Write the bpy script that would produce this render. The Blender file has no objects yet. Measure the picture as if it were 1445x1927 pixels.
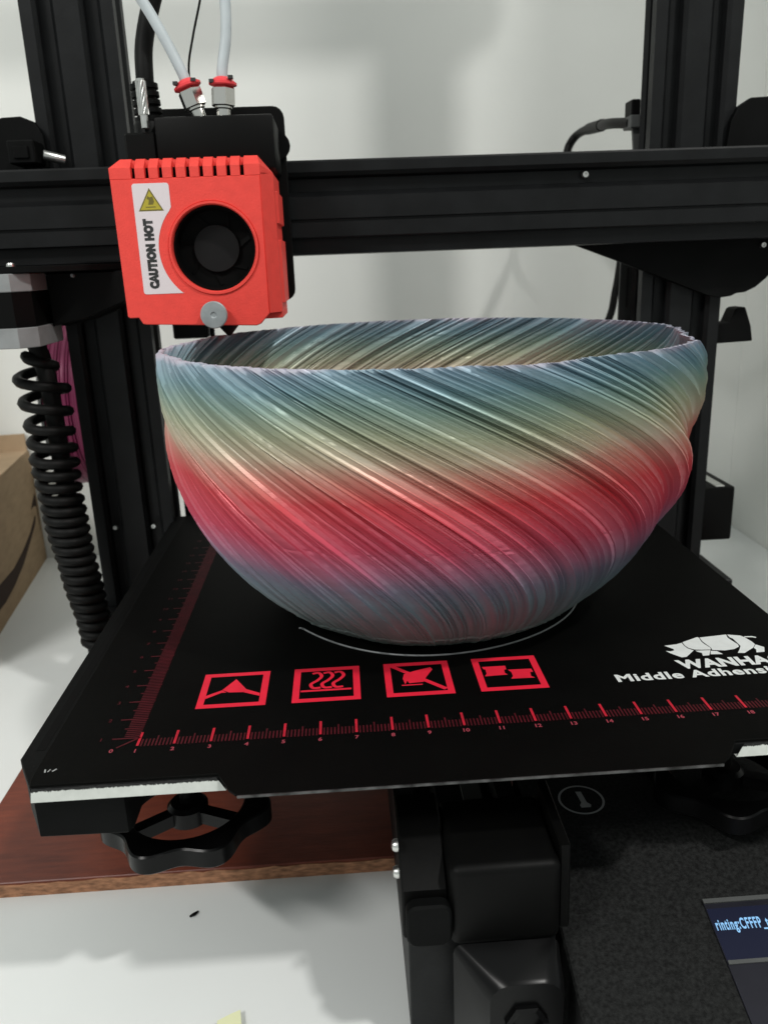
import bpy, bmesh, math, random
from mathutils import Vector, Matrix
random.seed(7)
S = 0.01                                   # the scene is written in centimetres; the print sheet's top is z = 0
D = bpy.data
scene = bpy.context.scene
COL = scene.collection
R = math.radians

# ------------------------------------------------------------------ camera, ambient light, lamps, exposure
cam_d = D.cameras.new("camera"); cam = D.objects.new("camera", cam_d); COL.objects.link(cam)
cam.location = (6.099*S, -20.270*S, 12.418*S)
cam.rotation_euler = (1.27308, 0.03664, -0.05601)
cam_d.sensor_fit = 'VERTICAL'; cam_d.sensor_height = 24; cam_d.sensor_width = 18
cam_d.lens = 1538.36/1927*24
cam_d.clip_start = 0.01; cam_d.clip_end = 50
cam_d.dof.use_dof = True; cam_d.dof.focus_distance = 0.25; cam_d.dof.aperture_fstop = 16
scene.camera = cam

w = D.worlds.new("World"); scene.world = w; w.use_nodes = True
w.node_tree.nodes["Background"].inputs[0].default_value = (0.93, 1.0, 0.97, 1)
w.node_tree.nodes["Background"].inputs[1].default_value = 0.49

def lamp(name, loc, target, power, size, size_y, col):
    l = D.lights.new(name, 'AREA'); l.shape = 'ELLIPSE'; l.size = size; l.size_y = size_y; l.energy = power; l.color = col
    o = D.objects.new(name, l); COL.objects.link(o); o.location = loc
    o.rotation_euler = (Vector(target)-Vector(loc)).to_track_quat('-Z', 'Y').to_euler()
    return o
lamp("ceiling_lamp", (0.64, -0.56, 1.20), (0.08, 0.12, 0), 9.3, 0.10, 0.06, (1.0, 0.985, 0.95))
lamp("ceiling_lamp", (-0.80, -0.85, 1.20), (0.08, 0.12, 0), 12.4, 0.58, 0.06, (1.0, 0.985, 0.95))

scene.view_settings.view_transform = 'Standard'; scene.view_settings.look = 'None'
scene.view_settings.exposure = 0; scene.view_settings.gamma = 1
scene.cycles.use_denoising = True
scene.cycles.max_bounces = 8

# ------------------------------------------------------------------ materials
def mat(name, col, rough=0.5, metal=0.0, spec=0.5, vary=0.0, scale=60, bump=0.0, bscale=None, stretch=None, col2=None):
    m = D.materials.new(name); m.use_nodes = True
    nt = m.node_tree; b = nt.nodes["Principled BSDF"]
    b.inputs["Base Color"].default_value = (*col, 1); b.inputs["Roughness"].default_value = rough
    b.inputs["Metallic"].default_value = metal; b.inputs["Specular IOR Level"].default_value = spec
    if vary or bump:
        tc = nt.nodes.new("ShaderNodeTexCoord"); mp = nt.nodes.new("ShaderNodeMapping")
        nt.links.new(tc.outputs["Object"], mp.inputs[0])
        if stretch: mp.inputs["Scale"].default_value = stretch
        if vary:
            n = nt.nodes.new("ShaderNodeTexNoise"); n.inputs["Scale"].default_value = scale; n.inputs["Detail"].default_value = 6
            nt.links.new(mp.outputs[0], n.inputs["Vector"])
            r = nt.nodes.new("ShaderNodeValToRGB"); r.color_ramp.elements[0].position = 0.33; r.color_ramp.elements[1].position = 0.68
            c2 = col2 or tuple(min(1, c*(1+vary)) for c in col)
            c1 = col if col2 else tuple(c*(1-vary) for c in col)
            r.color_ramp.elements[0].color = (*c1, 1); r.color_ramp.elements[1].color = (*c2, 1)
            nt.links.new(n.outputs[0], r.inputs[0]); nt.links.new(r.outputs[0], b.inputs["Base Color"])
        if bump:
            n2 = nt.nodes.new("ShaderNodeTexNoise"); n2.inputs["Scale"].default_value = bscale or scale*6; n2.inputs["Detail"].default_value = 4
            nt.links.new(mp.outputs[0], n2.inputs["Vector"])
            bp = nt.nodes.new("ShaderNodeBump"); bp.inputs["Strength"].default_value = bump; bp.inputs["Distance"].default_value = 0.0004
            nt.links.new(n2.outputs[0], bp.inputs["Height"]); nt.links.new(bp.outputs[0], b.inputs["Normal"])
    return m
M = {}
M['wall'] = mat("wall paint", (0.78, 0.79, 0.76), 0.75, 0, 0.25, 0.03, 9, 0.25, 220)
M['table'] = mat("white melamine", (0.78, 0.80, 0.79), 0.42, 0, 0.4, 0.02, 14, 0.05, 500)
M['alu'] = mat("black anodised aluminium", (0.0060, 0.0065, 0.0070), 0.45, 0.0, 0.20, 0.25, 90, 0.12, 900)
M['black'] = mat("black plastic", (0.0022, 0.0022, 0.0021), 0.5, 0, 0.11, 0.2, 70, 0.08, 700)
M['matt'] = mat("matt black plastic", (0.0024, 0.0026, 0.0026), 0.62, 0, 0.09, 0.3, 70, 0.15, 900)
M['gloss'] = mat("glossy black plastic", (0.0028, 0.0028, 0.0030), 0.28, 0, 0.17)
M['rubber'] = mat("black cable sheath", (0.0040, 0.0040, 0.0038), 0.54, 0, 0.16, 0.3, 200)
M['red'] = mat("red printed plastic", (0.80, 0.062, 0.048), 0.55, 0, 0.35, 0.05, 250, 0.35, 1500)
M['redclip'] = mat("red collet plastic", (0.80, 0.05, 0.06), 0.4, 0, 0.5)
M['label'] = mat("label film", (0.70, 0.625, 0.645), 0.35)
M['ink'] = mat("black ink", (0.02, 0.02, 0.02), 0.5)
M['yellow'] = mat("warning yellow", (0.42, 0.34, 0.03), 0.4)
M['olive'] = mat("warning sign ink", (0.15, 0.12, 0.02), 0.4)
M['steel'] = mat("bright steel", (0.62, 0.62, 0.60), 0.28, 0.95, 0.5, 0.1, 300)
M['nickel'] = mat("nickel plated brass", (0.66, 0.65, 0.62), 0.22, 1.0)
M['dullsteel'] = mat("dull zinc steel", (0.36, 0.39, 0.40), 0.5, 0.6, 0.5, 0.15, 200)
M['greymetal'] = mat("grey cast aluminium", (0.25, 0.26, 0.262), 0.55, 0.2, 0.5, 0.1, 120)
M['darkmetal'] = mat("dark grey sheet steel", (0.060, 0.063, 0.062), 0.55, 0.1, 0.5, 0.15, 100)
M['ptfe'] = mat("translucent white tube", (0.50, 0.545, 0.565), 0.4, 0, 0.5, 0.05, 120)
M['ptfe'].node_tree.nodes["Principled BSDF"].inputs["Subsurface Weight"].default_value = 0.25
M['ptfe'].node_tree.nodes["Principled BSDF"].inputs["Subsurface Radius"].default_value = (0.003, 0.003, 0.003)
M['sheet'] = mat("black build sheet coating", (0.0012, 0.0012, 0.0010), 0.62, 0, 0.06, 0.2, 60, 0.10, 1800)
M['sheetedge'] = mat("worn spring steel edge", (0.05, 0.05, 0.05), 0.4, 0.3, 0.5, 0.9, 260)
M['redink'] = mat("red print", (0.72, 0.014, 0.040), 0.5, 0, 0.4, 0.06, 200)
M['redfine'] = mat("dull red print", (0.062, 0.004, 0.008), 0.55, 0, 0.2, 0.25, 300)
M['redtick'] = mat("red ruler print", (0.44, 0.012, 0.028), 0.5, 0, 0.3, 0.15, 300)
M['rednum'] = mat("pink red print", (0.30, 0.04, 0.06), 0.55, 0, 0.4)
M['whiteink'] = mat("white print", (0.66, 0.69, 0.68), 0.5, 0, 0.4, 0.05, 300)
M['greyink'] = mat("grey print", (0.34, 0.35, 0.35), 0.5, 0, 0.4)
M['strip'] = mat("bare white edge", (0.50, 0.52, 0.49), 0.55, 0, 0.4, 0.06, 300)
M['wood'] = mat("red brown stained plywood", (0.085, 0.022, 0.011), 0.42, 0, 0.5, 0, 40, 0.2, 300, (1, 6, 1), None)
M['plyedge'] = mat("raw plywood edge", (0.34, 0.165, 0.09), 0.7, 0, 0.3, 0.45, 240, 0.3, 500, (1, 1, 3))
M['card'] = mat("corrugated cardboard", (0.33, 0.235, 0.145), 0.85, 0, 0.15, 0.10, 60, 0.15, 400, (1, 1, 4))
M['cardtop'] = mat("cardboard flap", (0.43, 0.31, 0.20), 0.85, 0, 0.15, 0.07, 60)
M['cardink'] = mat("dark printed ink", (0.035, 0.02, 0.013), 0.8, 0, 0.2)
M['fil'] = mat("magenta silk filament", (0.17, 0.014, 0.062), 0.36, 0.15, 0.4, 0.15, 60)
M['panel'] = mat("speckled dark grey powder coat", (0.0115, 0.0120, 0.0118), 0.7, 0, 0.15, 0.55, 900, 0.4, 2200)
M['note'] = mat("pale yellow paper", (0.80, 0.82, 0.52), 0.8)
M['screen'] = mat("unlit display glass", (0.008, 0.009, 0.014), 0.2)
M['bezel'] = mat("dark bezel film", (0.0125, 0.0125, 0.0185), 0.35, 0, 0.2, 0.2, 60)
M['skirt'] = mat("grey silk filament line", (0.20, 0.21, 0.215), 0.4, 0.2, 0.5)
M['fan'] = mat("fan plastic", (0.0025, 0.0025, 0.0025), 0.7, 0, 0.08)
M['hub'] = mat("fan hub sticker", (0.0085, 0.0085, 0.0088), 0.6, 0, 0.15)
M['belt'] = mat("grey timing belt", (0.06, 0.06, 0.055), 0.7)

def wood_setup():
    m = M['wood']; nt = m.node_tree; b = nt.nodes["Principled BSDF"]
    tc = nt.nodes.new("ShaderNodeTexCoord"); mp = nt.nodes.new("ShaderNodeMapping"); mp.inputs["Scale"].default_value = (1.0, 9.0, 1.0)
    mp.inputs["Rotation"].default_value = (0, 0, R(90))
    nt.links.new(tc.outputs["Object"], mp.inputs[0])
    n = nt.nodes.new("ShaderNodeTexNoise"); n.inputs["Scale"].default_value = 55; n.inputs["Detail"].default_value = 8; n.inputs["Roughness"].default_value = 0.65
    nt.links.new(mp.outputs[0], n.inputs["Vector"])
    n2 = nt.nodes.new("ShaderNodeTexNoise"); n2.inputs["Scale"].default_value = 26; n2.inputs["Detail"].default_value = 7
    nt.links.new(tc.outputs["Object"], n2.inputs["Vector"])
    mx = nt.nodes.new("ShaderNodeMath"); mx.operation = 'MULTIPLY_ADD'; mx.inputs[1].default_value = 0.5
    nt.links.new(n.outputs[0], mx.inputs[0])
    m3 = nt.nodes.new("ShaderNodeMath"); m3.operation = 'MULTIPLY'; m3.inputs[1].default_value = 0.5; nt.links.new(n2.outputs[0], m3.inputs[0]); nt.links.new(m3.outputs[0], mx.inputs[2])
    r = nt.nodes.new("ShaderNodeValToRGB")
    r.color_ramp.elements[0].position = 0.32; r.color_ramp.elements[0].color = (0.080, 0.014, 0.007, 1)
    r.color_ramp.elements[1].position = 0.70; r.color_ramp.elements[1].color = (0.23, 0.048, 0.022, 1)
    nt.links.new(mx.outputs[0], r.inputs[0]); nt.links.new(r.outputs[0], b.inputs["Base Color"])
wood_setup()

def worn_strip():
    m = M['strip']; nt = m.node_tree; b = nt.nodes["Principled BSDF"]; old = b.inputs["Base Color"].links[0].from_socket
    tc = nt.nodes.new("ShaderNodeTexCoord"); sp = nt.nodes.new("ShaderNodeSeparateXYZ"); nt.links.new(tc.outputs["Object"], sp.inputs[0])
    n = nt.nodes.new("ShaderNodeTexNoise"); n.inputs["Scale"].default_value = 2200; n.inputs["Detail"].default_value = 3; nt.links.new(tc.outputs["Object"], n.inputs["Vector"])
    mr = nt.nodes.new("ShaderNodeMapRange"); mr.inputs["From Min"].default_value = 0.0879; mr.inputs["From Max"].default_value = 0.0888; nt.links.new(sp.outputs["Z"], mr.inputs["Value"])
    ad = nt.nodes.new("ShaderNodeMath"); ad.operation = 'ADD'; nt.links.new(mr.outputs[0], ad.inputs[0]); nt.links.new(n.outputs[0], ad.inputs[1])
    st = nt.nodes.new("ShaderNodeMapRange"); st.inputs["From Min"].default_value = 0.85; st.inputs["From Max"].default_value = 1.05; nt.links.new(ad.outputs[0], st.inputs["Value"])
    mx = nt.nodes.new("ShaderNodeMix"); mx.data_type = 'RGBA'; nt.links.new(st.outputs[0], mx.inputs["Factor"]); nt.links.new(old, mx.inputs["A"]); mx.inputs["B"].default_value = (0.004, 0.004, 0.004, 1)
    nt.links.new(mx.outputs["Result"], b.inputs["Base Color"])
worn_strip()

def silk():
    m = D.materials.new("rainbow silk filament"); m.use_nodes = True; nt = m.node_tree; b = nt.nodes["Principled BSDF"]
    tc = nt.nodes.new("ShaderNodeTexCoord"); sp = nt.nodes.new("ShaderNodeSeparateXYZ"); nt.links.new(tc.outputs["Object"], sp.inputs[0])
    n = nt.nodes.new("ShaderNodeTexNoise"); n.inputs["Scale"].default_value = 22; n.inputs["Detail"].default_value = 2
    nt.links.new(tc.outputs["Object"], n.inputs["Vector"])
    a = nt.nodes.new("ShaderNodeMath"); a.operation = 'MULTIPLY_ADD'; a.inputs[1].default_value = 1/0.0976
    nt.links.new(sp.outputs["Z"], a.inputs[0])
    a2 = nt.nodes.new("ShaderNodeMath"); a2.operation = 'MULTIPLY_ADD'; a2.inputs[1].default_value = 0.07; a2.inputs[2].default_value = -0.035
    nt.links.new(n.outputs[0], a2.inputs[0]); nt.links.new(a2.outputs[0], a.inputs[2])
    r = nt.nodes.new("ShaderNodeValToRGB"); cr = r.color_ramp
    stops = [(0.0, (0.31, 0.37, 0.34)), (0.10, (0.28, 0.36, 0.36)), (0.25, (0.24, 0.30, 0.35)), (0.325, (0.27, 0.23, 0.31)),
             (0.395, (0.46, 0.17, 0.26)), (0.48, (0.58, 0.088, 0.145)), (0.62, (0.61, 0.085, 0.10)), (0.695, (0.60, 0.27, 0.22)),
             (0.755, (0.56, 0.47, 0.36)), (0.82, (0.43, 0.45, 0.33)), (0.885, (0.28, 0.38, 0.33)), (0.94, (0.22, 0.345, 0.385)), (0.985, (0.28, 0.385, 0.46)), (1.0, (0.45, 0.44, 0.52))]
    cr.elements[0].position = 0; cr.elements[0].color = (*stops[0][1], 1); cr.elements[1].position = 1; cr.elements[1].color = (*stops[-1][1], 1)
    for p, c in stops[1:-1]:
        e = cr.elements.new(p); e.color = (*c, 1)
    nt.links.new(a.outputs[0], r.inputs[0]); nt.links.new(r.outputs[0], b.inputs["Base Color"])
    b.inputs["Metallic"].default_value = 0.25; b.inputs["Roughness"].default_value = 0.44; b.inputs["Specular IOR Level"].default_value = 0.7
    # layer lines: fine horizontal relief, with some unevenness
    mp = nt.nodes.new("ShaderNodeMapping"); mp.inputs["Scale"].default_value = (40, 40, 2600); nt.links.new(tc.outputs["Object"], mp.inputs[0])
    n2 = nt.nodes.new("ShaderNodeTexNoise"); n2.inputs["Scale"].default_value = 1.0; n2.inputs["Detail"].default_value = 3; nt.links.new(mp.outputs[0], n2.inputs["Vector"])
    bp = nt.nodes.new("ShaderNodeBump"); bp.inputs["Strength"].default_value = 0.22; bp.inputs["Distance"].default_value = 0.0002
    nt.links.new(n2.outputs[0], bp.inputs["Height"]); nt.links.new(bp.outputs[0], b.inputs["Normal"])
    return m
M['silk'] = silk()

def emit(name, col, s):
    m = D.materials.new(name); m.use_nodes = True; b = m.node_tree.nodes["Principled BSDF"]
    b.inputs["Base Color"].default_value = (0.01, 0.01, 0.015, 1); b.inputs["Emission Color"].default_value = (*col, 1); b.inputs["Emission Strength"].default_value = s
    b.inputs["Roughness"].default_value = 0.35; b.inputs["Specular IOR Level"].default_value = 0.12
    return m
M['lit'] = emit("lit display glyphs", (0.30, 0.62, 1.0), 1.0)
M['glow'] = emit("backlit display", (0.004, 0.010, 0.045), 0.40)

# ------------------------------------------------------------------ mesh helpers (all in centimetres)
def BM(): return bmesh.new()
def box(bm, x0, x1, y0, y1, z0, z1, bev=0.0, seg=1):
    r = bmesh.ops.create_cube(bm, size=1)
    vs = r['verts']
    for v in vs: v.co = Vector(((x0+x1)/2+v.co.x*(x1-x0), (y0+y1)/2+v.co.y*(y1-y0), (z0+z1)/2+v.co.z*(z1-z0)))
    if bev:
        es = list({e for v in vs for e in v.link_edges})
        bmesh.ops.bevel(bm, geom=es, offset=bev, segments=seg, affect='EDGES', profile=0.5)
AX = {'x': lambda u, v, a: (a, u, v), 'y': lambda u, v, a: (u, a, v), 'z': lambda u, v, a: (u, v, a)}
def prism(bm, pts, axis, a0, a1, bev=0.0, seg=1):
    f = AX[axis]
    lo = [bm.verts.new(f(u, v, a0)) for u, v in pts]; hi = [bm.verts.new(f(u, v, a1)) for u, v in pts]
    n = len(pts); fs = []
    for i in range(n):
        j = (i+1) % n; fs.append(bm.faces.new((lo[i], lo[j], hi[j], hi[i])))
    c0 = bm.faces.new(lo[::-1]); c1 = bm.faces.new(hi)
    fs += [c0, c1]
    bmesh.ops.recalc_face_normals(bm, faces=fs)
    if bev:
        es = list(c0.edges)+list(c1.edges)
        bmesh.ops.bevel(bm, geom=es, offset=bev, segments=seg, affect='EDGES', profile=0.5)
def flat(bm, pts, axis, a):
    f = AX[axis]; bm.faces.new([bm.verts.new(f(u, v, a)) for u, v in pts])
def frame_of(d):
    d = d.normalized(); t = Vector((0, 0, 1)) if abs(d.z) < 0.9 else Vector((1, 0, 0))
    x = t.cross(d).normalized(); return x, d.cross(x)
def tube(bm, path, r, n=12, cap=True):
    path = [Vector(p) for p in path]; rings = []; x = None
    for i, p in enumerate(path):
        d = (path[min(i+1, len(path)-1)]-path[max(i-1, 0)]).normalized()
        if x is None: x, y = frame_of(d)
        else:
            x = (x-d*x.dot(d)).normalized(); y = d.cross(x)
        rr = r[i] if isinstance(r, (list, tuple)) else r
        rings.append([bm.verts.new(p+(x*math.cos(2*math.pi*k/n)+y*math.sin(2*math.pi*k/n))*rr) for k in range(n)])
    for a, b in zip(rings, rings[1:]):
        for k in range(n): bm.faces.new((a[k], a[(k+1) % n], b[(k+1) % n], b[k]))
    if cap: bm.faces.new(rings[0][::-1]); bm.faces.new(rings[-1])
def lathe(bm, prof, c, d, n=24, cap=True, ang0=0):
    """prof: (radius, distance along d) pairs"""
    c = Vector(c); d = Vector(d).normalized(); x, y = frame_of(d)
    rings = [[bm.verts.new(c+d*h+(x*math.cos(2*math.pi*k/n+ang0)+y*math.sin(2*math.pi*k/n+ang0))*r) for k in range(n)] for r, h in prof]
    for a, b in zip(rings, rings[1:]):
        for k in range(n): bm.faces.new((a[k], a[(k+1) % n], b[(k+1) % n], b[k]))
    if cap: bm.faces.new(rings[0][::-1]); bm.faces.new(rings[-1])
def arc(cx, cy, r, a0, a1, n): return [(cx+r*math.cos(R(a0+(a1-a0)*i/n)), cy+r*math.sin(R(a0+(a1-a0)*i/n))) for i in range(n+1)]
def rrect(x0, x1, y0, y1, r, n=4):
    return arc(x1-r, y1-r, r, 0, 90, n)+arc(x0+r, y1-r, r, 90, 180, n)+arc(x0+r, y0+r, r, 180, 270, n)+arc(x1-r, y0+r, r, 270, 360, n)
def curve_mesh(bm, loops, axis, a0, a1, bev=0.0):
    """filled outline with holes, given thickness from a0 to a1"""
    cu = D.curves.new("outline", 'CURVE'); cu.dimensions = '2D'; cu.fill_mode = 'BOTH'
    cu.extrude = abs(a1-a0)/2-bev; cu.bevel_depth = bev; cu.bevel_resolution = 0; cu.offset = -bev
    for L in loops:
        s = cu.splines.new('POLY'); s.points.add(len(L)-1); s.use_cyclic_u = True
        for p, q in zip(s.points, L): p.co = (q[0], q[1], 0, 1)
    o = D.objects.new("outline", cu); COL.objects.link(o)
    dg = bpy.context.evaluated_depsgraph_get(); dg.update()
    me = D.meshes.new_from_object(o.evaluated_get(dg)); mid = (a0+a1)/2
    f = AX[axis]
    for v in me.vertices: v.co = f(v.co.x, v.co.y, v.co.z+mid)
    t = bmesh.new(); t.from_mesh(me); bmesh.ops.remove_doubles(t, verts=t.verts, dist=1e-4); bmesh.ops.recalc_face_normals(t, faces=t.faces); t.to_mesh(me); t.free()
    bm.from_mesh(me); D.meshes.remove(me); D.objects.remove(o); D.curves.remove(cu)
def text(bm, s, size, fn, bold=0.0, shear=0.0, spacing=1.0, align='LEFT', xs=1.0, depth=0.0, width=None):
    cu = D.curves.new("lettering", 'FONT'); cu.body = s; cu.size = size; cu.offset = bold; cu.shear = shear
    cu.space_character = spacing; cu.align_x = align; cu.extrude = depth; cu.resolution_u = 4
    o = D.objects.new("lettering", cu); COL.objects.link(o)
    dg = bpy.context.evaluated_depsgraph_get(); dg.update()
    me = D.meshes.new_from_object(o.evaluated_get(dg))
    if width: xs = width/max(v.co.x for v in me.vertices)
    for v in me.vertices: v.co = fn(v.co.x*xs, v.co.y, v.co.z)
    bm.from_mesh(me); D.meshes.remove(me); D.objects.remove(o); D.curves.remove(cu)

ROOT = {}
def thing(name, label, cat, base, group=None):
    o = D.objects.new(name, None); COL.objects.link(o); o.empty_display_size = 0.02
    o.location = Vector(base)*S; o['label'] = label; o['category'] = cat
    if group: o['group'] = group
    ROOT[o.name] = Vector(base); o['_b'] = list(base); return o
def part(name, bm, m, parent, smooth=30, label=None, stuff=False):
    base = Vector(parent['_b'])
    for v in bm.verts: v.co = (v.co-base)*S
    me = D.meshes.new(name); bm.to_mesh(me); bm.free()
    me.materials.append(M[m])
    if smooth:
        me.polygons.foreach_set("use_smooth", [True]*len(me.polygons)); me.set_sharp_from_angle(angle=R(smooth))
    o = D.objects.new(name, me); COL.objects.link(o); o.parent = parent; o['_b'] = list(base)
    if label: o['label'] = label
    if stuff: o['kind'] = 'stuff'
    return o
def single(name, bm, m, label, cat, base, smooth=30, kind=None):
    base = Vector(base)
    for v in bm.verts: v.co = (v.co-base)*S
    me = D.meshes.new(name); bm.to_mesh(me); bm.free(); me.materials.append(M[m])
    if smooth:
        me.polygons.foreach_set("use_smooth", [True]*len(me.polygons)); me.set_sharp_from_angle(angle=R(smooth))
    o = D.objects.new(name, me); COL.objects.link(o); o.location = base*S; o['_b'] = list(base)
    if label: o['label'] = label
    if cat: o['category'] = cat
    if kind: o['kind'] = kind
    return o
def again(o, off, parent=None):
    c = o.copy(); COL.objects.link(c); c.parent = parent or o.parent; c.location = o.location+Vector(off)*S
    for ch in list(o.children):
        k = ch.copy(); COL.objects.link(k); k.parent = c
    return c

# ------------------------------------------------------------------ the setting
ZT = -9.0
b = BM(); box(b, -90, 130, 42, 46, -60, 130)
single("back_wall", b, 'wall', "plain white painted wall behind the printer", None, (20, 42, ZT), kind='structure')
b = BM(); box(b, 36.9, 41, 2, 41.99, -60, 130)
single("side_wall", b, 'wall', "white wall at the right running toward the viewer", None, (37, 20, ZT), kind='structure')
b = BM(); box(b, -88, 36.88, -30, 41.97, ZT-2.5, ZT, 0.1)
t = single("white_table", b, 'table', "white table top with shadows under the printer and the cardboard box", "table", (0, 10, ZT-2.5))

# wooden board
wb = thing("wooden_board", "reddish brown stained board with raw pale edge under the printer", "board", (4, 10, ZT))
b = BM(); box(b, -8.9, 30, 4.62, 24, ZT+0.003, ZT+0.6, 0.03); part("board_panel", b, 'wood', wb)
b = BM()
n = 90; xs = [-8.92+ (30+8.92)*i/n for i in range(n+1)]
top = [(x, ZT+0.53+random.uniform(-0.045, 0.045)) for x in xs]
prism(b, [(xs[0], ZT+0.004), (xs[-1], ZT+0.004)]+top[::-1], 'y', 4.585, 4.63)
part("raw_edge", b, 'plyedge', wb, 0)

# cardboard box
cb = thing("cardboard_box", "brown cardboard shipping box with a curved dark arrow printed on its side", "box", (-24, 34, ZT))
P0 = Vector((-16.03, 27.58, ZT)); T = Vector((-1.90, 14.87, 0)).normalized(); N = Vector((14.87, 1.90, 0)).normalized()
def boxface(u, v, h=0.0): return P0+T*u+Vector((0, 0, v))+N*h
def quadbox(bm, u0, u1, h0, h1, v0, v1):
    pts = [boxface(u, 0, h) for u, h in ((u0, h0), (u1, h0), (u1, h1), (u0, h1))]
    prism(bm, [(p.x, p.y) for p in pts], 'z', ZT+v0, ZT+v1)
b = BM(); quadbox(b, -6, 14.4, -24, 0, 0.0, 8.62); part("carton", b, 'card', cb, 0)
b = BM(); quadbox(b, -6, 4.0, -12, -0.05, 8.63, 8.80); quadbox(b, 4.06, 14.3, -12, -0.05, 8.63, 8.76); part("flap", b, 'cardtop', cb, 0)
b = BM(); quadbox(b, 14.05, 14.35, -22, -.1, 8.63, 10.0); part("flap", b, 'cardtop', cb, 0)
b = BM()
SM = [(1.79, 2.65), (5.29, 2.47), (8.05, 2.74), (10.82, 3.27), (12.8, 3.95), (13.16, 3.84), (12.55, 3.32), (10.35, 2.63), (7.81, 1.87), (4.89, 1.38), (2.4, 1.21), (0.88, 1.29), (-5.5, 1.6), (-5.5, 3.0)]
HD = [(12.01, 4.63), (12.69, 4.98), (13.62, 5.38), (13.96, 5.36), (13.93, 3.99), (13.84, 2.1), (13.73, 2.96), (13.73, 4.45), (12.9, 4.67)]
for L in (SM, HD):
    vs = [b.verts.new(boxface(u, v, 0.012)) for u, v in L]; b.faces.new(vs)
part("printed_arrow", b, 'cardink', cb, 0)

# small things on the table
b = BM(); tube(b, [(-0.1, 3.0, ZT+.04), (0.02, 3.06, ZT+.06), (0.12, 3.16, ZT+.05), (0.16, 3.26, ZT+.03)], [0.03, .055, .045, .012], 7)
single("plastic_crumb", b, 'black', "tiny black plastic crumb lying on the white table", "crumb", (0.04, 3.08, ZT))
b = BM(); prism(b, [(1.45, -1.32), (1.82, -1.12), (2.10, -1.0), (2.25, -1.9), (1.6, -2.2)], 'z', ZT+0.15, ZT+0.18)
single("paper_note", b, 'note', "pale yellow paper scrap at the bottom edge on the white table", "note", (1.8, -1.5, ZT))

# ------------------------------------------------------------------ the printer
pr = thing("desktop_3d_printer", "black desktop 3D printer with a red print head working on the striped bowl", "3D printer", (9, 12, ZT))

def slotface(u0, u1, slots, v, sgn):
    """outline of one long face of an extrusion from u0 to u1 with V slots at the given centres"""
    out = [(u0, v)]
    for c in slots:
        for du, dv in ((-.47, 0), (-.30, .18), (-.30, .22), (-.52, .24), (-.30, .60), (.30, .60), (.52, .24), (.30, .22), (.30, .18), (.47, 0)):
            out.append((c+du*sgn, v-dv*(1 if v > 0 else -1)))
    return out
def profile4020():
    front = slotface(-2, 2, (-1, 1), -1, 1)          # v = -1 is the front face
    right = [(2, -1), (2, -.47), (1.82, -.30), (1.45, -.3), (1.45, .3), (1.82, .30), (2, .47), (2, 1)]
    back = [(-u, -v) for u, v in front][1:]
    left = [(-u, -v) for u, v in right][1:-1]
    return front+right+back+left
PRO = profile4020()
# uprights
b = BM(); prism(b, [(u-4.95, v+21.5) for u, v in PRO], 'z', -4.6, 46, 0.03)
up = part("upright", b, 'alu', pr, 20)
def cap_screw(parent, c, d, r=0.13, m='steel', name="screw"):
    b = BM(); lathe(b, [(r*.55, -.02), (r, 0.0), (r, .10), (r*.8, .16), (r*.5, .16), (r*.45, .07)], c, d, 14)
    return part(name, b, m, parent, 40)
up2 = again(up, (27.92, 0, 0))
cap_screw(up, (-5.92, 20.55, -0.2), (0, -1, 0.15), .13); cap_screw(up, (-3.97, 20.55, -0.22), (0, -1, 0.15), .13)

b = BM(); box(b, -8, 27, 20.6, 22.4, 46.02, 48, .05); part('top_beam', b, 'alu', pr)
# gantry beam
b = BM()
front = [(16.70, 18.0), (16.62, 17.95), (16.22, 17.95), (16.05, 18.1), (16.05, 18.14), (16.2, 18.16), (15.98, 18.55), (15.45, 18.55), (15.3, 18.2), (15.24, 18.0),
         (15.2, 17.95), (14.30, 17.95), (14.27, 18.08), (14.19, 18.08), (14.17, 18.0), (13.55, 18.0), (13.50, 18.05), (13.50, 18.45), (12.90, 18.45), (12.82, 18.35), (12.79, 18.5), (12.79, 19.9), (12.85, 19.95), (16.65, 19.95), (16.70, 19.9)]
prism(b, [(y, z) for z, y in front], 'x', -12, 33)
beam = part("gantry_beam", b, 'alu', pr, 20)
cap_screw(beam, (17.34, 18.38, 15.76), (0, -1, 0.1), .155)
b = BM(); box(b, -12, 33, 18.02, 18.10, 13.60, 14.14, .01); part("drive_belt", b, 'alu', beam)

# roller brackets beside the uprights
rb = [(17.1, 12.95), (19.35, 12.10), (24.1, 10.23), (24.7, 10.12), (25.2, 10.17), (25.5, 10.30), (25.9, 10.33), (26.4, 10.55), (26.9, 10.95), (27.6, 11.9), (28.0, 13), (28.0, 17.6),
      (27.2, 18.6), (26.2, 18.98), (25.4, 18.95), (24.85, 18.62), (24.55, 18.0), (24.42, 16.9), (24.42, 16.0), (17.1, 16.0)]
b = BM(); prism(b, rb, 'y', 19.96, 20.3, .03)
br = part("roller_bracket", b, 'matt', pr)
for (x, z) in ((25.9, 17.75), (25.6, 11.4)):
    b = BM(); lathe(b, [(.3, 0), (1.05, 0), (1.1, .1), (1.1, .35), (.85, .5), (.85, .6), (1.1, .75), (1.1, 1.0), (1.05, 1.1), (.3, 1.1)], (x, 20.4, z), (0, 1, 0), 28)
    part("guide_wheel", b, 'black', br)
cap_screw(br, (26.55, 19.95, 12.5), (0, -1, 0), .14)
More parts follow.
